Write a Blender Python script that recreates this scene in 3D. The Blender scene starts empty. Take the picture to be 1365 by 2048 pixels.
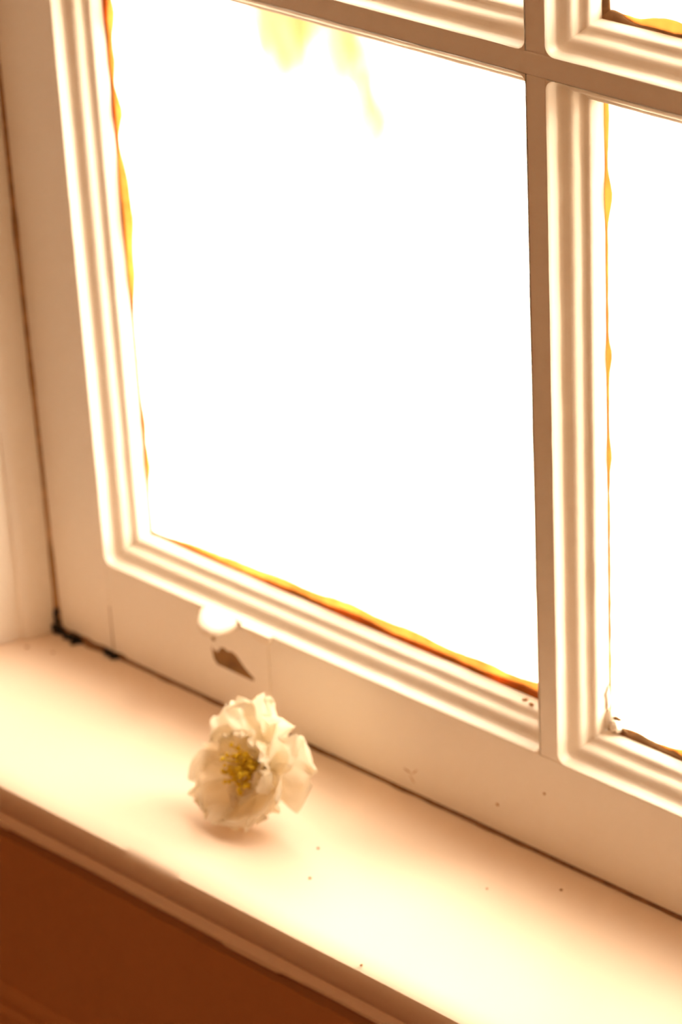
import bpy, bmesh, math, random
from mathutils import Vector, Matrix, noise

random.seed(7)
scene = bpy.context.scene
C = scene.collection

# ------------------------------------------------------------------ camera
# world: x runs along the window, y points outdoors, z up; z = 0 is the sill top, y = 0 the sash face
CAM_POS = Vector((0.80887, -0.67763, 0.62400))
right = Vector((0.73833568, 0.67268693, -0.04850483))
down = Vector((0.29441268, -0.38617853, -0.87417808))
fwd = Vector((-0.60677969, 0.63115643, -0.48317695))
cam_d = bpy.data.cameras.new('camera')
cam = bpy.data.objects.new('camera', cam_d)
C.objects.link(cam)
m = Matrix.Identity(4)
for i in range(3):
    m[i][0], m[i][1], m[i][2], m[i][3] = right[i], -down[i], -fwd[i], CAM_POS[i]
cam.matrix_world = m
cam_d.sensor_fit = 'AUTO'
cam_d.sensor_width = 36.0
cam_d.lens = 6252.6 / 2048.0 * 36.0
cam_d.clip_start = 0.02
cam_d.clip_end = 200
cam_d.dof.use_dof = True
cam_d.dof.focus_distance = 0.945
cam_d.dof.aperture_fstop = 12.0
scene.camera = cam

# ------------------------------------------------------------------ sky and exposure
world = bpy.data.worlds.new('world')
scene.world = world
world.use_nodes = True
bg = world.node_tree.nodes['Background']
bg.inputs['Color'].default_value = (1.0, 0.88, 0.72, 1)
bg.inputs['Strength'].default_value = 5.6
sun_d = bpy.data.lights.new('hazy_sun', 'SUN')
sun_d.energy = 14.0
sun_d.angle = math.radians(70)
sun_d.color = (1.0, 0.85, 0.68)
sun = bpy.data.objects.new('hazy_sun', sun_d)
sun.rotation_euler = Vector((-.85, -.40, -.42)).to_track_quat('-Z', 'Y').to_euler()
C.objects.link(sun)
fill_d = bpy.data.lights.new('added_room_fill', 'AREA')  # unseen warm area light, added to lift the dim room-side faces
fill_d.shape = 'DISK'
fill_d.size = 0.7
fill_d.energy = 8.3
fill_d.color = (1.0, 0.57, 0.29)
fill_light = bpy.data.objects.new('added_room_fill', fill_d)
fill_light.location = (0.45, -1.7, 1.70)
C.objects.link(fill_light)
vs = scene.view_settings
scene.display_settings.display_device = 'sRGB'
vs.view_transform = 'Standard'
vs.look = 'None'
vs.gamma = 1.0
vs.use_curve_mapping = False
vs.exposure = 0.48
scene.cycles.max_bounces = 10
scene.cycles.diffuse_bounces = 7
scene.cycles.transparent_max_bounces = 16


# ------------------------------------------------------------------ materials
def new_mat(name):
    mt = bpy.data.materials.new(name)
    mt.use_nodes = True
    nt = mt.node_tree
    return mt, nt, nt.nodes, nt.links, nt.nodes['Principled BSDF']


def paint(name, col, rough=0.4, scale=(40, 40, 40), bump=0.25, dist=0.0006, speck=True, tone=0.06, spec=0.4):
    """brushed oil paint: faint brush relief, tiny brown specks and slight tone variation"""
    mt, nt, N, L, P = new_mat(name)
    P.inputs['Roughness'].default_value = rough
    P.inputs['Specular IOR Level'].default_value = spec
    tc = N.new('ShaderNodeTexCoord')
    mp = N.new('ShaderNodeMapping')
    mp.inputs['Scale'].default_value = scale
    L.new(tc.outputs['Object'], mp.inputs['Vector'])
    n1 = N.new('ShaderNodeTexNoise')
    n1.inputs['Scale'].default_value = 1.0
    n1.inputs['Detail'].default_value = 5
    L.new(mp.outputs['Vector'], n1.inputs['Vector'])
    bp = N.new('ShaderNodeBump')
    bp.inputs['Strength'].default_value = bump
    bp.inputs['Distance'].default_value = dist
    L.new(n1.outputs['Fac'], bp.inputs['Height'])
    L.new(bp.outputs['Normal'], P.inputs['Normal'])
    n2 = N.new('ShaderNodeTexNoise')
    n2.inputs['Scale'].default_value = 9.0
    n2.inputs['Detail'].default_value = 3
    L.new(tc.outputs['Object'], n2.inputs['Vector'])
    r = N.new('ShaderNodeValToRGB')
    r.color_ramp.elements[0].position = 0.3
    r.color_ramp.elements[1].position = 0.7
    r.color_ramp.elements[0].color = (col[0] * (1 - tone * .6), col[1] * (1 - tone), col[2] * (1 - 1.6 * tone), 1)
    r.color_ramp.elements[1].color = (*col, 1)
    L.new(n2.outputs['Fac'], r.inputs['Fac'])
    out = r.outputs['Color']
    if speck:
        v = N.new('ShaderNodeTexVoronoi')
        v.inputs['Scale'].default_value = 34.0
        L.new(tc.outputs['Object'], v.inputs['Vector'])
        lt = N.new('ShaderNodeMath')
        lt.operation = 'LESS_THAN'
        lt.inputs[1].default_value = 0.035
        L.new(v.outputs['Distance'], lt.inputs[0])
        sx = N.new('ShaderNodeSeparateColor')
        L.new(v.outputs['Color'], sx.inputs['Color'])
        g2 = N.new('ShaderNodeMath')
        g2.operation = 'GREATER_THAN'
        g2.inputs[1].default_value = 0.6
        L.new(sx.outputs[0], g2.inputs[0])
        mu = N.new('ShaderNodeMath')
        mu.operation = 'MULTIPLY'
        L.new(lt.outputs[0], mu.inputs[0])
        L.new(g2.outputs[0], mu.inputs[1])
        m2 = N.new('ShaderNodeMath')
        m2.operation = 'MULTIPLY'
        m2.inputs[1].default_value = 0.5
        L.new(mu.outputs[0], m2.inputs[0])
        mx = N.new('ShaderNodeMix')
        mx.data_type = 'RGBA'
        L.new(m2.outputs[0], mx.inputs['Factor'])
        L.new(out, mx.inputs['A'])
        mx.inputs['B'].default_value = (.45, .22, .08, 1)
        out = mx.outputs['Result']
    L.new(out, P.inputs['Base Color'])
    return mt


CREAM = (0.95, 0.90, 0.82)
M_SASH = paint('cream_gloss_paint', CREAM, 0.35, (18, 60, 140), 0.22)
M_STILE = paint('cream_gloss_paint_upright', CREAM, 0.35, (140, 60, 18), 0.18)
M_MOULD = paint('cream_moulding_paint', (0.92, 0.83, 0.71), 0.32, (60, 60, 60), 0.3, 0.0008, speck=False)
M_SILL = paint('cream_sill_paint', (0.93, 0.755, 0.60), 0.38, (22, 150, 60), 0.12, 0.0004)
M_LINING = paint('cream_lining_paint', CREAM, 0.45, (90, 90, 12), 0.2, speck=False)
M_WALL = paint('brown_wall_paint', (0.56, 0.265, 0.105), 0.7, (60, 60, 60), 0.3, 0.0006, speck=False, tone=.1, spec=.2)
M_ROOM = paint('ochre_room_paint', (0.75, 0.52, 0.30), 0.8, (20, 20, 20), 0.2, speck=False, spec=.2)
M_CEIL = paint('cream_ceiling_paint', (0.75, 0.58, 0.38), 0.8, (20, 20, 20), 0.2, speck=False, spec=.2)


def simple(name, col, rough=0.6, noise_scale=200, var=0.35, spec=0.3):
    mt, nt, N, L, P = new_mat(name)
    P.inputs['Roughness'].default_value = rough
    P.inputs['Specular IOR Level'].default_value = spec
    tc = N.new('ShaderNodeTexCoord')
    n = N.new('ShaderNodeTexNoise')
    n.inputs['Scale'].default_value = noise_scale
    n.inputs['Detail'].default_value = 4
    L.new(tc.outputs['Object'], n.inputs['Vector'])
    r = N.new('ShaderNodeValToRGB')
    r.color_ramp.elements[0].position = .35
    r.color_ramp.elements[1].position = .65
    r.color_ramp.elements[0].color = (*[c * (1 - var) for c in col], 1)
    r.color_ramp.elements[1].color = (*col, 1)
    L.new(n.outputs['Fac'], r.inputs['Fac'])
    L.new(r.outputs['Color'], P.inputs['Base Color'])
    b = N.new('ShaderNodeBump')
    b.inputs['Strength'].default_value = .4
    b.inputs['Distance'].default_value = .0005
    L.new(n.outputs['Fac'], b.inputs['Height'])
    L.new(b.outputs['Normal'], P.inputs['Normal'])
    return mt


M_GRIME = simple('brown_grime', (.30, .15, .06), .9)
M_CRACK = simple('tan_crack_dirt', (.50, .30, .14), .9)
M_BLACK = simple('black_mould', (.02, .014, .008), .9)
M_WOOD = simple('bare_wood', (.30, .155, .05), .7, 120)
M_SPECK = simple('rust_speck', (.5, .24, .08), .8)
M_GROUND = simple('pale_paving', (.62, .60, .55), .9, 3, .15)
M_FLOOR = simple('warm_floor_boards', (.40, .21, .09), .6, 8, .3)


def translucent(name, col, tcol, fac, rough=.6, var=.25, scale=120):
    mt, nt, N, L, P = new_mat(name)
    P.inputs['Roughness'].default_value = rough
    P.inputs['Specular IOR Level'].default_value = .2
    tc = N.new('ShaderNodeTexCoord')
    n = N.new('ShaderNodeTexNoise')
    n.inputs['Scale'].default_value = scale
    L.new(tc.outputs['Object'], n.inputs['Vector'])
    def ramp(c):
        r = N.new('ShaderNodeValToRGB')
        r.color_ramp.elements[0].position = .3
        r.color_ramp.elements[1].position = .7
        r.color_ramp.elements[0].color = (*[k * (1 - var) for k in c], 1)
        r.color_ramp.elements[1].color = (*c, 1)
        L.new(n.outputs['Fac'], r.inputs['Fac'])
        return r.outputs['Color']
    L.new(ramp(col), P.inputs['Base Color'])
    t = N.new('ShaderNodeBsdfTranslucent')
    L.new(ramp(tcol), t.inputs['Color'])
    mx = N.new('ShaderNodeMixShader')
    mx.inputs[0].default_value = fac
    L.new(P.outputs[0], mx.inputs[1])
    L.new(t.outputs[0], mx.inputs[2])
    L.new(mx.outputs[0], N['Material Output'].inputs['Surface'])
    return mt


M_AMBER = translucent('amber_residue', (.88, .58, .28), (.95, .56, .24), .75, .4, .3, 90)
M_AMBER_DARK = translucent('dark_amber_residue', (.70, .36, .10), (.70, .33, .09), .7, .5, .4, 90)
M_PETAL = translucent('white_petal', (.95, .87, .71), (.97, .89, .72), .48, .7, .04, 60)
M_STAMEN = translucent('yellow_filament', (.95, .80, .14), (.95, .80, .14), .4, .6, .1)
M_ANTHER = simple('yellow_anther', (.95, .72, .05), .8, 800, .15)
M_CALYX = simple('green_calyx', (.25, .30, .08), .7, 300, .3)
M_LEAFOUT = translucent('mustard_leaf', (.80, .76, .60), (.80, .76, .60), .45, .7, .12, 12)
M_STEMOUT = simple('mustard_stem', (.8, .76, .6), .8, 30)


def glass():
    mt, nt, N, L, P = new_mat('window_glass')
    N.remove(P)
    t = N.new('ShaderNodeBsdfTransparent')
    t.inputs['Color'].default_value = (.97, .975, .96, 1)
    g = N.new('ShaderNodeBsdfGlossy')
    g.inputs['Roughness'].default_value = 0.02
    fc = N.new('ShaderNodeLayerWeight')
    fc.inputs['Blend'].default_value = 0.5
    pw = N.new('ShaderNodeMath')
    pw.operation = 'POWER'
    pw.inputs[1].default_value = 5.0
    L.new(fc.outputs['Facing'], pw.inputs[0])
    lw = N.new('ShaderNodeMath')
    lw.operation = 'MULTIPLY_ADD'
    lw.inputs[1].default_value = .9
    lw.inputs[2].default_value = .03
    L.new(pw.outputs[0], lw.inputs[0])
    tc = N.new('ShaderNodeTexCoord')
    n = N.new('ShaderNodeTexNoise')
    n.inputs['Scale'].default_value = 6
    L.new(tc.outputs['Object'], n.inputs['Vector'])
    b = N.new('ShaderNodeBump')
    b.inputs['Strength'].default_value = .05
    L.new(n.outputs['Fac'], b.inputs['Height'])
    L.new(b.outputs['Normal'], g.inputs['Normal'])
    mx = N.new('ShaderNodeMixShader')
    L.new(lw.outputs[0], mx.inputs[0])
    L.new(t.outputs[0], mx.inputs[1])
    L.new(g.outputs[0], mx.inputs[2])
    L.new(mx.outputs[0], N['Material Output'].inputs['Surface'])
    return mt


M_GLASS = glass()


# ------------------------------------------------------------------ helpers
def link(name, me, mat, parent=None, smooth=False):
    me.materials.append(mat)
    o = bpy.data.objects.new(name, me)
    C.objects.link(o)
    if parent:
        o.parent = parent
    if smooth:
        for p in me.polygons:
            p.use_smooth = True
    return o


def from_py(name, v, f, mat, parent=None, smooth=False):
    me = bpy.data.meshes.new(name)
    me.from_pydata([tuple(p) for p in v], [], f)
    me.update()
    bm = bmesh.new()
    bm.from_mesh(me)
    bmesh.ops.recalc_face_normals(bm, faces=bm.faces)
    bm.to_mesh(me)
    bm.free()
    return link(name, me, mat, parent, smooth)


def add_box(bm, a, b):
    r = bmesh.ops.create_cube(bm, size=1.0)
    for v in r['verts']:
        v.co = Vector([a[i] + (v.co[i] + .5) * (b[i] - a[i]) for i in range(3)])
    return r['verts']


def boxes(name, lst, mat, parent=None, bevel=0.0):
    bm = bmesh.new()
    for a, b in lst:
        add_box(bm, a, b)
    if bevel:
        bmesh.ops.bevel(bm, geom=list(bm.edges), offset=bevel, segments=2, affect='EDGES', profile=.6)
    me = bpy.data.meshes.new(name)
    bm.to_mesh(me)
    bm.free()
    return link(name, me, mat, parent)


def empty(name, loc=(0, 0, 0)):
    o = bpy.data.objects.new(name, None)
    o.location = loc
    o.empty_display_size = .02
    C.objects.link(o)
    return o


def struct(o, label):
    o['kind'] = 'structure'
    o['label'] = label
    return o


def nz(x, y=0., z=0.):
    return noise.noise(Vector((x, y, z)))


def sharp(o, angle=35):
    """smooth shading that keeps the arrises"""
    bm = bmesh.new()
    bm.from_mesh(o.data)
    for e in bm.edges:
        if len(e.link_faces) == 2 and e.calc_face_angle(0) > math.radians(angle):
            e.smooth = False
    for f in bm.faces:
        f.smooth = True
    bm.to_mesh(o.data)
    bm.free()


def extrude_profile(name, prof, axis, s0, s1, n, mat, parent=None, wob=None, close=True):
    """sweep a closed 2-D profile along x (prof = y,z) or along z (prof = x,y)"""
    v, f = [], []
    k = len(prof)
    for i in range(n + 1):
        s = s0 + (s1 - s0) * i / n
        for j, (p, q) in enumerate(prof):
            if wob:
                dp, dq = wob(s, j)
                p, q = p + dp, q + dq
            v.append((s, p, q) if axis == 'x' else (p, q, s))
    for i in range(n):
        for j in range(k if close else k - 1):
            a, b = i * k + j, i * k + (j + 1) % k
            f.append((a, b, b + k, a + k))
    f.append(tuple(range(k)))
    f.append(tuple(range(n * k, n * k + k)))
    o = from_py(name, v, f, mat, parent)
    sharp(o)
    return o


# ------------------------------------------------------------------ window sizes
ST = 0.0325          # stile
RAIL = 0.0410        # bottom rail
MUN = 0.0078         # glazing bar face
PW = 0.2439 - ST     # pane opening width
X0 = 0.0025
COLS = [(ST, .2439), (.2517, .2517 + PW)]
W = COLS[-1][1] + ST
ROWS = [(RAIL, .2842), (.2916, .2916 + .2432)]
SASH_TOP = ROWS[-1][1] + .040
THICK = 0.040
GLASS_Y = 0.0172

# moulding section: (inset into the opening, depth from the face)
PROF = [(0, 0), (.0002, .0002), (.00045, .0009), (.0007, .0036), (.0010, .0044), (.0021, .0051), (.0033, .0056),
        (.0043, .0062), (.0050, .0073), (.0053, .0086), (.0057, .0095), (.0068, .0102), (.0077, .0106),
        (.0082, .0116), (.0087, .0140), (.0091, GLASS_Y), (.0004, GLASS_Y + .0003)]


def pane_moulding(x0, x1, z0, z1, parent, yoff=0., seed=0):
    """one moulded surround: mitred at the glass, corners filled with paint at the face"""
    NS, NC = 44, 5
    v, f = [], []
    levels = [(0., -.00015, 0.)] + [(a, b - .00015 if i == 0 else b, max(.0034 - a * .8, .0001)) for i, (a, b) in enumerate(PROF)]
    cnt = None
    for li, (a, b, r) in enumerate(levels):
        ax0, ax1, az0, az1 = x0 + a, x1 - a, z0 + a, z1 - a
        r = max(r, 1e-5)
        pts = []
        cs = [((ax1 - r, az0 + r), -90, (ax0, ax1, 'b')), ((ax1 - r, az1 - r), 0, None), ((ax0 + r, az1 - r), 90, None), ((ax0 + r, az0 + r), 180, None)]
        seq = [((ax0 + r, az0), (ax1 - r, az0), (ax1 - r, az0 + r), -90, (0, 1)),
               ((ax1, az0 + r), (ax1, az1 - r), (ax1 - r, az1 - r), 0, (-1, 0)),
               ((ax1 - r, az1), (ax0 + r, az1), (ax0 + r, az1 - r), 90, (0, -1)),
               ((ax0, az1 - r), (ax0, az0 + r), (ax0 + r, az0 + r), 180, (1, 0))]
        for si, (p, q, c, a0, nrm) in enumerate(seq):
            for i in range(NS + 1):
                t = i / NS
                t = .5 - .5 * math.cos(math.pi * t) if li > 0 else t
                x, z = p[0] + (q[0] - p[0]) * t, p[1] + (q[1] - p[1]) * t
                k = max(0., nz(t * 17 + seed * 9.1, si * 7.7, li * .35)) * .00028
                k += max(0., nz(t * 60 + seed * 3.3, si * 3.7, li * .6) - .12) * .00022
                if li in (0, 16, 17) or t < .02 or t > .98:
                    k = 0
                pts.append((x + nrm[0] * k, b + yoff, z + nrm[1] * k))
            for i in range(1, NC):
                an = math.radians(a0 + 90 * i / NC)
                pts.append((c[0] + r * math.cos(an), b + yoff, c[1] + r * math.sin(an)))
        cnt = len(pts)
        if li == 0:   # sharp outer corner: collapse the corner arcs onto the rectangle
            pts = [(min(max(x, x0), x1), y, min(max(z, z0), z1)) for x, y, z in pts]
        v += pts
    for li in range(len(levels) - 1):
        for j in range(cnt):
            a, b = li * cnt + j, li * cnt + (j + 1) % cnt
            f.append((a, b, b + cnt, a + cnt))
    me = bpy.data.meshes.new('moulding')
    me.from_pydata(v, [], f)
    me.update()
    o = link('moulding', me, M_MOULD, parent)
    sharp(o, 50)
    return o


def sash(parent, yoff, zoff, lower=True):
    y0, y1 = yoff, yoff + THICK
    def B(name, x0, x1, z0, z1, mat, d=0.):
        return boxes(name, [((x0, y0 + d, z0 + zoff), (x1, y1, z1 + zoff))], mat, parent, .0005)
    B('stile', X0, ST, .0012, SASH_TOP, M_STILE)
    B('stile', W - ST, W - X0, .0012, SASH_TOP, M_STILE)
    B('bottom_rail', ST, W - ST, .0012, RAIL, M_SASH)
    B('top_rail', ST, W - ST, ROWS[-1][1], SASH_TOP, M_SASH)
    for i in range(len(ROWS) - 1):
        B('horizontal_glazing_bar', ST, W - ST, ROWS[i][1], ROWS[i + 1][0], M_SASH)
    for j in range(len(COLS) - 1):
        for i, (z0, z1) in enumerate(ROWS):
            B('vertical_glazing_bar', COLS[j][1], COLS[j + 1][0], z0, z1, M_STILE, .0001 * (i + 1))
    panes = {}
    for i, (z0, z1) in enumerate(ROWS):
        for j, (x0, x1) in enumerate(COLS):
            pane_moulding(x0, x1, z0 + zoff, z1 + zoff, parent, yoff, i * 3 + j + (0 if lower else 20))
            panes[i, j] = boxes('pane', [((x0 + .002, yoff + GLASS_Y, z0 + zoff + .002), (x1 - .002, yoff + GLASS_Y + .003, z1 + zoff - .002))], M_GLASS, parent)
    return panes


window = struct(empty('window_1'), 'cream painted multi-pane sash window above the sill')
PANES = sash(window, 0., 0.)
window2 = struct(empty('window_2'), 'upper cream painted sash behind the lower one')
sash(window2, THICK + .006, SASH_TOP - .040, False)

# ------------------------------------------------------------------ sill
SILL_Y = -0.0880
sill_prof = [(.16, -.012), (.055, .0), (0.030, .0), (-.02, .0), (-.05, .0), (-.078, -.0000), (-.0845, -.0003), (-.0868, -.0012), (-.0879, -.003),
             (-.0882, -.0055), (-.0880, -.0085), (-.0872, -.0118), (-.0855, -.0142), (-.0828, -.0158), (-.0805, -.0172), (-.0818, -.0184), (-.0838, -.0190), (-.0848, -.0200), (-.0848, -.0214), (-.0838, -.0228), (-.080, -.0236), (-.07, -.0236), (.16, -.03)]


def sill_wob(s, j):
    if 6 <= j <= 11:
        return nz(s * 18, j * .2) * .0004, nz(s * 21, 5 + j * .2) * .0003
    if 14 <= j <= 19:
        return nz(s * 25, 9) * .0005, (nz(s * 14, 13 + (j > 16) * 4) * .0005 - (.0007 if (j > 17 and nz(s * 30, 40) > .1) else 0))
    return 0., 0.


sill = struct(extrude_profile('trim_1', sill_prof, 'x', -.0329, W + .0329, 260, M_SILL, None, sill_wob), 'cream painted window sill with rounded nosing')

# ------------------------------------------------------------------ left and right linings
lin = [(0.0014, .12), (0.0014, .002), (.0010, -.002), (-.0003, -.006), (-.0018, -.0098), (-.0034, -.0126), (-.0043, -.0135), (-.0050, -.0134), (-.0056, -.0142),
       (-.0066, -.0168), (-.0090, -.0224), (-.0135, -.0330), (-.033, -.0830), (-.10, -.0830), (-.10, .12)]
TOPZ = 2 * SASH_TOP - .04


def lin_wob(s, j):
    if 1 <= j <= 10:
        return nz(s * 9, j * .3) * .0004, nz(s * 11, 3 + j * .3) * .0004
    return 0., 0.


struct(extrude_profile('trim_2', lin, 'z', 0.0002, TOPZ, 60, M_LINING, None, lin_wob), 'cream painted splayed window lining left of the sash')
struct(extrude_profile('trim_3', [(W - x, y) for x, y in lin], 'z', 0.0002, TOPZ, 20, M_LINING), 'cream painted splayed window lining right of the sash')
struct(boxes('trim_4', [((-.1, -.083, TOPZ), (W + .1, .12, TOPZ + .05))], M_LINING), 'cream painted window head above the sashes')

# ------------------------------------------------------------------ the room
FL, CE = -0.80, 1.75
XL, XR, YB = -1.3, 2.4, -3.0
WY = -.0815
struct(boxes('wall_front', [((XL, WY, FL), (XR, .14, -.0300)),
                            ((XL, WY, -.0300), (-.0331, .14, CE)),
                            ((W + .0331, WY, -.0300), (XR, .14, CE)),
                            ((-.0331, WY, TOPZ + .002), (W + .0331, .14, CE))], M_WALL), 'brown painted wall below and around the window')
struct(boxes('wall_left', [((XL - .1, YB, FL), (XL, .14, CE))], M_ROOM), 'ochre room wall on the left')
struct(boxes('wall_right', [((XR, YB, FL), (XR + .1, .14, CE))], M_ROOM), 'ochre room wall on the right')
struct(boxes('wall_back', [((XL, YB - .1, FL), (XR, YB, CE))], M_ROOM), 'ochre room wall behind the viewer')
struct(boxes('ceiling', [((XL - .1, YB - .1, CE), (XR + .1, .14, CE + .1))], M_CEIL), 'cream ceiling')
struct(boxes('floor', [((XL - .1, YB - .1, FL - .1), (XR + .1, .14, FL))], M_FLOOR), 'warm wooden floor')
# panel moulding low on the apron
pm = [(WY + .002, -.1020), (WY - .0006, -.1030), (WY - .0016, -.1050), (WY - .0022, -.1080), (WY - .0018, -.1105), (WY - .0004, -.1120),
      (WY - .0010, -.1132), (WY - .0024, -.1150), (WY - .0024, -.1180), (WY + .002, -.1190)]
struct(extrude_profile('trim_5', pm, 'x', -.6, W + .6, 60, M_WALL), 'brown painted panel moulding under the sill')

# ------------------------------------------------------------------ outdoors
struct(boxes('ground', [((-30, .14, -1.7), (30, 40, -1.5))], M_GROUND), 'pale bright paving outside the window')


# ------------------------------------------------------------------ residue, grime and wear on the sash
def residue(name, parent, mat, p0, p1, up, hfun, tfun, n=90, base=-.0004):
    """an irregular bead lying on the glass from p0 to p1; 'up' points away from the moulding"""
    p0, p1, up = Vector(p0), Vector(p1), Vector(up)
    out = Vector((0, -1, 0))
    v, f = [], []
    K = 6
    for i in range(n + 1):
        t = i / n
        c = p0.lerp(p1, t)
        h, th = hfun(t), tfun(t)
        for k in range(K + 1):
            u = k / K
            v.append(c + up * (base + (h - base) * u) + out * (th * (1 - u ** 2.2) + .00002))
    for i in range(n):
        for k in range(K):
            a = i * (K + 1) + k
            f.append((a, a + 1, a + K + 2, a + K + 1))
    o = from_py(name, v, f, mat, parent, True)
    md = o.modifiers.new('thickness', 'SOLIDIFY')
    md.thickness = .00015
    return o


def lumps(pairs, seed, fine=.0004):
    """height along the run: smooth bumps at (t, width, height) plus fine unevenness"""
    def h(t):
        s = .0003
        for c, w, a in pairs:
            s += a * math.exp(-((t - c) / w) ** 2)
        return max(.00005, 1.5 * s + nz(t * 40, seed) * fine + nz(t * 110, seed + 4) * fine * .4)
    return h


INS = .0091
GY = GLASS_Y
(xa, xb), (xc, xd) = COLS[0], COLS[1]
z0, z1 = ROWS[0]
u0, u1 = ROWS[1]
zb = z0 + INS
# left pane, bottom edge
P0, P1 = (xa + INS, GY, zb), (xb - .002, GY, zb)
residue('amber_residue', PANES[0, 0], M_AMBER, P0, P1, (0, 0, 1), lumps([(.12, .06, .0012), (.22, .06, .0015), (.34, .08, .0022), (.5, .09, .0030), (.66, .09, .0028), (.82, .08, .0026), (.97, .08, .0034)], 1), lambda t: .0009)
residue('dark_residue', PANES[0, 0], M_AMBER_DARK, P0, P1, (0, 0, 1), lumps([(.12, .08, .0003), (.36, .08, .0007), (.52, .07, .0014), (.7, .1, .0010), (.92, .1, .0015)], 2, .0003), lambda t: .0016)
# left pane, left edge (t = 0 at the bottom)
L0, L1 = (xa + INS, GY, zb), (xa + INS, GY, z1 - .004)
residue('amber_residue', PANES[0, 0], M_AMBER, L0, L1, (1, 0, 0), lumps([(.13, .03, .0012), (.2, .03, .0008), (.47, .05, .0016), (.56, .05, .0026), (.63, .04, .0018), (.74, .03, .0022), (.82, .03, .0012), (.9, .04, .0024)], 3), lambda t: .0009)
residue('dark_residue', PANES[0, 0], M_AMBER_DARK, L0, L1, (1, 0, 0), lumps([(.14, .02, .0004), (.55, .05, .0004), (.74, .03, .0007), (.92, .05, .0010)], 5, .0002), lambda t: .0012)
# right pane, left and bottom edges
L0, L1 = (xc + INS, GY, zb), (xc + INS, GY, z1 - .004)
residue('amber_residue', PANES[0, 1], M_AMBER, L0, L1, (1, 0, 0), lumps([(.45, .02, .0006), (.6, .02, .0008), (.84, .025, .0012), (.95, .04, .0005)], 7, .0003), lambda t: .0008)
P0, P1 = (xc + INS, GY, zb), (xd - .002, GY, zb)
residue('amber_residue', PANES[0, 1], M_AMBER, P0, P1, (0, 0, 1), lumps([(.05, .04, .0012), (.18, .06, .0022), (.4, .1, .002), (.8, .1, .002)], 8), lambda t: .0010)
residue('dark_residue', PANES[0, 1], M_GRIME, P0, P1, (0, 0, 1), lumps([(.05, .05, .0010), (.15, .06, .0006), (.5, .2, .0005)], 9, .0005), lambda t: .0018, 160)
# upper right pane, bottom edge
P0, P1 = (xc + INS, GY, u0 + INS), (xd - .002, GY, u0 + INS)
residue('amber_residue', PANES[1, 1], M_AMBER, P0, P1, (0, 0, 1), lumps([(.02, .04, .0012), (.12, .05, .0024), (.22, .05, .0014), (.5, .2, .002)], 11), lambda t: .0010)
residue('dark_residue', PANES[1, 1], M_GRIME, P0, P1, (0, 0, 1), lumps([(.02, .03, .0014), (.1, .03, .0004), (.17, .03, .0009)], 12, .0005), lambda t: .0016, 160)
L0, L1 = (xc + INS, GY, u0 + INS), (xc + INS, GY, u1 - .004)
residue('dark_residue', PANES[1, 1], M_GRIME, L0, L1, (1, 0, 0), lumps([(.02, .04, .0010)], 13, .0003), lambda t: .0012)


def blob(name, parent, mat, c, r, seed, sub=2, amp=.35):
    bm = bmesh.new()
    bmesh.ops.create_icosphere(bm, subdivisions=sub, radius=1.0)
    for v in bm.verts:
        k = 1 + amp * nz(v.co.x * 2 + seed, v.co.y * 2, v.co.z * 2)
        v.co = Vector((c[0] + v.co.x * r[0] * k, c[1] + v.co.y * r[1] * k, c[2] + v.co.z * r[2] * k))
    me = bpy.data.meshes.new(name)
    bm.to_mesh(me)
    bm.free()
    return link(name, me, mat, parent, True)


# crumbling putty at the lower left corner of the right pane
for k, (dx, dz, rx, rz) in enumerate([(.0012, .0045, .0021, .0034), (.0034, .0020, .0022, .0020), (.0006, .0120, .0012, .0044), (.0052, .0012, .0015, .0012)]):
    blob('putty_flake', window, M_MOULD, (xc + INS + dx - .001, GY - .0016, zb + dz), (rx, .0013, rz), k * 3.1, 2, .8)
for k, (dx, dz, rx, rz) in enumerate([(-.0016, .0040, .0007, .0040), (-.0012, .0100, .0004, .0030), (.0034, .0050, .0020, .0008), (.0058, .0010, .0018, .0009), (.0008, -.0002, .0022, .0006)]):
    blob('putty_crack', window, M_GRIME, (xc + INS + dx, GY - .0009, zb + dz), (rx, .0008, rz), 20 + k * 3.1, 2, .8)
# brown dirt at the right end of the left pane's lower moulding
for k in range(5):
    blob('dirt_crumb', window, M_SPECK, (xb - .003 - .0035 * k, GY - .004 - .001 * (k % 2), zb - .0004), (.0012, .0010, .0003), 40 + k, 1, .8)


# sash lift: shallow painted plate, finger tab on top, chipped paint
def slab(name, outline, y0, y1, mat, parent, bev=.0004):
    bm = bmesh.new()
    vs_ = [bm.verts.new((x, y0, z)) for x, z in outline]
    fc = bm.faces.new(vs_)
    r = bmesh.ops.extrude_face_region(bm, geom=[fc])
    for g in r['geom']:
        if isinstance(g, bmesh.types.BMVert):
            g.co.y = y1
    bmesh.ops.recalc_face_normals(bm, faces=bm.faces)
    if bev:
        es = [e for e in bm.edges if all(abs(v.co.y - y1) < 1e-7 for v in e.verts)]
        bmesh.ops.bevel(bm, geom=es, offset=bev, segments=2, affect='EDGES', profile=.5)
    me = bpy.data.meshes.new(name)
    bm.to_mesh(me)
    bm.free()
    return link(name, me, mat, parent)


lift = slab('sash_lift', [(.0815, .004), (.1172, .004), (.1172, .0392), (.0815, .0392)], .0005, -.0006, M_SASH, window, .0005)
lift['label'] = 'painted sash lift plate with chipped paint'
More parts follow.
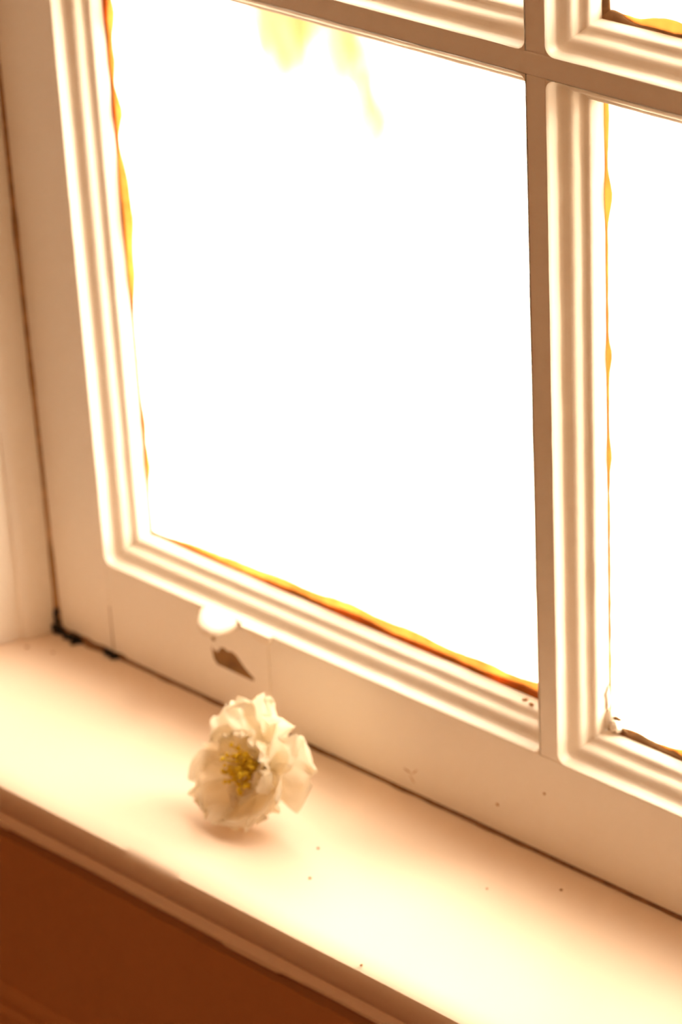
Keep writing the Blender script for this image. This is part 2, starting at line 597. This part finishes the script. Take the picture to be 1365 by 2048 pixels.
# finger tab: rounded tongue reaching into the room
plan = [(.0822, .0015), (.0836, -.0010), (.0862, -.0050), (.0890, -.0080), (.0918, -.0097), (.0950, -.0104), (.0978, -.0096), (.0998, -.0072), (.1010, -.0046), (.1022, -.0016), (.1034, .0015)]
bm = bmesh.new()
cx, cy = .0935, -.001
rings = []
for s, z in [(.0, .0412), (.55, .0413), (.85, .0409), (.96, .0401), (1.0, .0390), (.97, .0379), (.86, .0373), (.5, .0370), (.0, .0369)]:
    rings.append([bm.verts.new((cx + (x - cx) * max(s, .02), cy + (y - cy) * max(s, .02), z - .0010 * s * max(0, -y / .0117))) for x, y in plan])
for a, b in zip(rings, rings[1:]):
    for j in range(len(plan)):
        k = (j + 1) % len(plan)
        bm.faces.new((a[j], a[k], b[k], b[j]))
bm.faces.new(rings[0])
bm.faces.new(rings[-1])
bmesh.ops.recalc_face_normals(bm, faces=bm.faces)
me = bpy.data.meshes.new('finger_tab')
bm.to_mesh(me)
bm.free()
link('finger_tab', me, M_MOULD, lift, True)
plan2 = [(.1046, .0412), (.1066, .0404), (.1086, .0392), (.1110, .0381), (.1140, .0374), (.1172, .0374), (.1192, .0384), (.1196, .0412)]
slab('paint_ridge', plan2, .0005, -.0016, M_MOULD, lift, .0006)
chip = [(.0880, .0255), (.0888, .0240), (.0900, .0246), (.0912, .0240), (.0926, .0266), (.0945, .0272), (.0962, .0264), (.0985, .0270), (.1008, .0262), (.1030, .0240), (.1050, .0222), (.1072, .0208), (.1092, .0196), (.1090, .0184), (.0980, .0186), (.0905, .0187), (.0888, .0205)]
slab('chipped_paint', chip, .0, -.00075, M_WOOD, lift, 0)['label'] = 'bare brown wood where paint is chipped'
slab('chipped_paint', [(.0882, .0300), (.0894, .0306), (.0903, .0297), (.0899, .0284), (.0886, .0285)], .0, -.00075, M_WOOD, lift, 0)

# scratches and dents on the bottom rail
for k, (x, z, dx, dz) in enumerate([(.1810, .0098, .0040, -.0010), (.1850, .0085, .0030, .0035), (.1838, .0080, .0025, -.0030)]):
    slab('scratch', [(x, z), (x + dx * .5, z + dz * .5 + .0003), (x + dx, z + dz), (x + dx * .5, z + dz * .5 - .0003)], .0, -.0001, M_SPECK, window, 0)
for x, z in [(.2456, .0259), (.2245, .0125)]:
    blob('speck', window, M_SPECK, (x, -.0001, z), (.0007, .0002, .0006), x * 99, 1)

# grime line in the gap between sash and sill
v, f = [], []
n = 300
for i in range(n + 1):
    x = .0005 + (W - .001) * i / n
    hh = .0009 + max(0, nz(x * 60, 1)) * .0007 + (.0010 if x < .04 else 0) * (1 + nz(x * 200))
    ww = .0006 + max(0, nz(x * 75, 7)) * .0012 + (.0012 if x < .03 else 0) * (1 + nz(x * 170))
    v += [(x, .004, .0001), (x, .004, .0011), (x, -.0002, hh + .0004), (x, -ww * .5, hh * .45), (x, -ww, .0001)]
for i in range(n):
    for k in range(4):
        a = i * 5 + k
        f.append((a, a + 1, a + 6, a + 5))
g = from_py('grime_line', v, f, M_GRIME, sill, True)
# grime up the crack between stile and lining
v, f = [], []
n = 200
for i in range(n + 1):
    z = .0005 + .56 * i / n
    ww = .0003 + max(0, nz(z * 50, 31)) * .0007 + .0014 * math.exp(-z / .02)
    v += [(.0010, .003, z), (.0010 - ww * .2, -.0005 - ww, z), (.0019, -.0002 - ww * .3, z), (.0025 + ww, .0000, z), (.0026 + ww, .001, z)]
for i in range(n):
    for k in range(4):
        a = i * 5 + k
        f.append((a, a + 1, a + 6, a + 5))
from_py('grime_line', v, f, M_CRACK, window, True)
# joint line between stile and rail
slab('joint_line', [(ST - .0001, .003), (ST + .0003, .003), (ST + .0002, .022), (ST - .0001, .022)], .0, -.0001, M_GRIME, window, 0)
# black mould in the corner
rnd = random.Random(3)
spots = [(.0018, -.0008, .0085, .0013, .0022), (.0022, -.0010, .0050, .0010, .0016), (.0020, -.0016, .0018, .0022, .0016), (.0050, -.0016, .0010, .0020, .0012), (.0115, -.0018, .0012, .0026, .0014),
         (.0150, -.0014, .0008, .0018, .0010), (.0135, -.0040, .0003, .0010, .0004), (.0090, -.0022, .0007, .0016, .0009), (.0300, -.0008, .0012, .0022, .0014), (.0340, -.0010, .0009, .0018, .0010)]
for k, (x, y, z, r, h) in enumerate(spots):
    blob('black_mould', sill, M_BLACK, (x, y, z), (r * 1.15, r * .8, h * 1.1), k * 5.3, 2, 1.1)
for k, (x, y, r) in enumerate([(.1810, -.0452, .0006), (.1908, -.0600, .0007), (.0010, -.0165, .0009), (.0120, -.0130, .0006), (.2370, -.0850, .0006), (.2420, -.0270, .0005), (.262, -.012, .0006)]):
    blob('speck', sill, M_SPECK, (x, y, .0001), (r, r, .0003), k * 2.7, 1)

# ------------------------------------------------------------------ the blossom
ROOT = Vector((.1478, -.0374, .0152))
AX = Vector((-.14, -.90, .40)).normalized()
E1 = Vector((0, 0, 1)).cross(AX).normalized()     # to the right, seen from the room
E2 = AX.cross(E1).normalized()                    # upwards
flower = empty('blossom', (ROOT.x, ROOT.y, 0))
flower['label'] = 'single white ruffled blossom with yellow stamens lying on the window sill'
flower['category'] = 'flower'


def petal(az, length, width, phi0, phi1, cup, ruff, seed, back=0.):
    NU, NV = 20, 20
    ca, sa = math.cos(az), math.sin(az)
    rad = E1 * ca + E2 * sa
    tan = -E1 * sa + E2 * ca
    v, f = [], []
    r, h = .0012, -back
    for j in range(NV + 1):
        t = j / NV
        phi = math.radians(phi0 + (phi1 - phi0) * t)
        if j:
            r += math.sin(phi) * length / NV
            h += math.cos(phi) * length / NV
        w = width * (.16 + .84 * math.sin(min(t * 1.25, 1.) * math.pi / 2) ** 1.1) * math.sqrt(max(.0, 1 - max(0, (t - .62) / .40) ** 2.4))
        nrm_r, nrm_h = -math.cos(phi), math.sin(phi)
        for i in range(NU + 1):
            u = -1 + 2 * i / NU
            edge = max(abs(u) ** 2, t ** 3)
            d = cup * u * u * w + ruff * edge * nz(u * 2.6 + seed * 5.1, t * 2.4, seed) + ruff * .5 * edge * nz(u * 6 + seed, t * 5, seed + 3)
            ext = ruff * .5 * (t ** 3) * nz(u * 4.5 + seed * 2.2, 9., seed)
            rr = r + nrm_r * d + math.sin(phi) * ext
            hh = h + nrm_h * d + math.cos(phi) * ext
            p = ROOT + rad * rr + AX * hh + tan * (u * w)
            # petals resting on the sill flatten against it
            if p.z < .004:
                p.z = .0006 + .0034 * math.exp((p.z - .004) / .0034)
            v.append(p - Vector((ROOT.x, ROOT.y, 0)))
    for j in range(NV):
        for i in range(NU):
            a = j * (NU + 1) + i
            f.append((a, a + 1, a + NU + 2, a + NU + 1))
    o = from_py('petal', v, f, M_PETAL, flower, True)
    return o


D = math.radians
# outer whorl: broad petals, one swept back on the right, the lower ones cupped towards the room
petal(D(94), .0262, .0075, 90, 62, .25, .0040, 1.3)
petal(D(130), .0245, .0135, 84, 48, .22, .0060, 2.1)
petal(D(58), .0245, .0120, 90, 60, .20, .0050, 3.7, .001)
petal(D(18), .0250, .0140, 96, 74, .18, .0030, 4.4, .003)
petal(D(-18), .0225, .0120, 82, 50, .25, .0045, 15.1, .001)
petal(D(-52), .0245, .0125, 80, 34, .28, .0045, 5.9)
petal(D(-92), .0265, .0140, 80, 18, .30, .0040, 6.2)
petal(D(-132), .0262, .0140, 80, 16, .32, .0040, 7.5)
petal(D(178), .0215, .0110, 80, 44, .28, .0050, 8.8)
# second whorl, smaller and more upright
petal(D(28), .0205, .0100, 68, 36, .30, .0055, 9.1)
petal(D(76), .0190, .0095, 66, 34, .32, .0055, 10.6)
petal(D(148), .0170, .0085, 70, 36, .32, .0055, 12.7)
petal(D(-62), .0150, .0085, 62, 24, .36, .0050, 11.2)
petal(D(-8), .0145, .0070, 56, 24, .36, .0045, 13.3)

rnd = random.Random(11)
anther_me = None
for k in range(42):
    az = k * 2.39996
    sp = math.radians(4 + 34 * math.sqrt((k + .5) / 42))
    d = (AX * math.cos(sp) + (E1 * math.cos(az) + E2 * math.sin(az)) * math.sin(sp)).normalized()
    Lk = rnd.uniform(.0105, .0150)
    bend = Vector((rnd.uniform(-1, 1), rnd.uniform(-1, 1), rnd.uniform(-1, 1))) * .0012
    s = d.cross(Vector((0, 0, 1))).normalized()
    q = d.cross(s)
    off = Vector((0, 0, ROOT.z))
    v, f = [], []
    S = 4
    for j in range(S + 1):
        t = j / S
        c = off + d * (Lk * t) + bend * (t * t)
        rr = .00046 - .00012 * t
        for a in range(5):
            an = a * 2 * math.pi / 5
            v.append(c + (s * math.cos(an) + q * math.sin(an)) * rr)
    for j in range(S):
        for a in range(5):
            b = (a + 1) % 5
            f.append((j * 5 + a, j * 5 + b, j * 5 + 5 + b, j * 5 + 5 + a))
    f.append(tuple(range(S * 5, S * 5 + 5)))
    st = from_py('stamen', v, f, M_STAMEN, flower, True)
    if anther_me is None:
        bm = bmesh.new()
        bmesh.ops.create_icosphere(bm, subdivisions=1, radius=1.0)
        for w_ in bm.verts:
            w_.co = Vector((w_.co.x * .00078, w_.co.y * .00078, w_.co.z * .0012))
        anther_me = bpy.data.meshes.new('anther')
        bm.to_mesh(anther_me)
        bm.free()
        anther_me.materials.append(M_ANTHER)
        for p in anther_me.polygons:
            p.use_smooth = True
    an_o = bpy.data.objects.new('anther', anther_me)
    C.objects.link(an_o)
    an_o.parent = st
    an_o.location = off + d * Lk + bend
    an_o.rotation_euler = (rnd.uniform(0, 3), rnd.uniform(0, 3), 0)
# calyx behind the petals
v, f = [], []
for j in range(5):
    t = j / 4
    for a in range(10):
        an = a * math.pi / 5
        rr = [.0012, .0030, .0036, .0032, .0012][j]
        v.append(Vector((0, 0, ROOT.z)) - AX * (.0062 - .0066 * t) + (E1 * math.cos(an) + E2 * math.sin(an)) * rr)
for j in range(4):
    for a in range(10):
        b = (a + 1) % 10
        f.append((j * 10 + a, j * 10 + b, j * 10 + 10 + b, j * 10 + 10 + a))
f.append(tuple(range(10)))
from_py('calyx', v, f, M_CALYX, flower, True)

# ------------------------------------------------------------------ plant outdoors, seen as a pale yellow blur
PB = Vector((-.34, .14, 1.30))
plant = empty('hanging_climber', PB)
plant['label'] = 'pale yellow drooping climber blurred outdoors behind the top of the left pane'
plant['category'] = 'plant'


def tube(name, pts, r0, r1, mat, parent, org):
    v, f = [], []
    K = 7
    for j, p in enumerate(pts):
        p = Vector(p)
        d = (Vector(pts[min(j + 1, len(pts) - 1)]) - Vector(pts[max(j - 1, 0)])).normalized()
        s = d.cross(Vector((.3, .9, .2))).normalized()
        q = d.cross(s)
        r = r0 + (r1 - r0) * j / (len(pts) - 1)
        for a in range(K):
            an = a * 2 * math.pi / K
            v.append(p - org + (s * math.cos(an) + q * math.sin(an)) * r)
    for j in range(len(pts) - 1):
        for a in range(K):
            b = (a + 1) % K
            f.append((j * K + a, j * K + b, j * K + K + b, j * K + K + a))
    f.append(tuple(range(K)))
    f.append(tuple(range((len(pts) - 1) * K, len(pts) * K)))
    return from_py(name, v, f, mat, parent, True)


tube('stem', [(-.34, .13, 1.30), (-.345, .30, 1.24), (-.345, .44, 1.0), (-.345, .50, .70), (-.342, .505, .35), (-.338, .50, .15), (-.335, .50, .06)], .007, .003, M_STEMOUT, plant, PB)
tube('stem', [(-.341, .505, .30), (-.318, .515, .17), (-.306, .51, .08), (-.292, .505, .03), (-.280, .50, .0), (-.276, .50, -.02)], .003, .0012, M_STEMOUT, plant, PB)


def leaf(base, tip, width, curl):
    base, tip = Vector(base), Vector(tip)
    d = tip - base
    side = d.cross(Vector((.25, -1, .2))).normalized()
    nrm = side.cross(d).normalized()
    v, f = [], []
    n = 10
    for j in range(n + 1):
        t = j / n
        w = width * math.sin(math.pi * min(1, .04 + .93 * t ** .8)) * (1 + .12 * nz(t * 5 + base.x * 50, width * 400))
        c = base + d * t + nrm * (curl * t * t)
        for u in (-1, -.5, 0, .5, 1):
            v.append(c + side * (u * w) + nrm * (abs(u) * w * .35) - PB)
    for j in range(n):
        for k in range(4):
            a_ = j * 5 + k
            f.append((a_, a_ + 1, a_ + 6, a_ + 5))
    return from_py('leaf', v, f, M_LEAFOUT, plant, True)


for bx_, bz_, tx_, tz_, w_, c_ in [(-.338, .15, -.352, .045, .013, .01), (-.338, .12, -.330, .018, .012, -.01), (-.337, .09, -.346, -.006, .013, .008), (-.336, .08, -.337, -.010, .010, -.006),
                                   (-.340, .20, -.385, .060, .012, .015), (-.340, .16, -.375, .035, .010, .01), (-.338, .22, -.318, .07, .012, .01), (-.340, .30, -.36, .14, .014, -.01),
                                   (-.310, .10, -.322, .020, .008, .006), (-.306, .08, -.300, .010, .0075, .004), (-.298, .05, -.300, -.004, .006, -.004), (-.292, .03, -.284, -.012, .006, .004),
                                   (-.345, .11, -.362, .004, .012, .004), (-.344, .07, -.356, -.020, .009, .006), (-.336, .06, -.326, -.004, .009, -.004), (-.350, .13, -.398, .030, .010, .01),
                                   (-.312, .09, -.306, -.008, .007, .004), (-.304, .06, -.292, -.002, .007, .002), (-.286, .012, -.289, -.024, .005, .003), (-.280, .0, -.276, -.034, .006, .003), (-.278, -.008, -.283, -.036, .005, -.003)]:
    leaf((bx_, .503, bz_), (tx_, .497 + c_ * .8, tz_), w_ * 1.5, c_)

for o in bpy.data.objects:
    o.select_set(False)
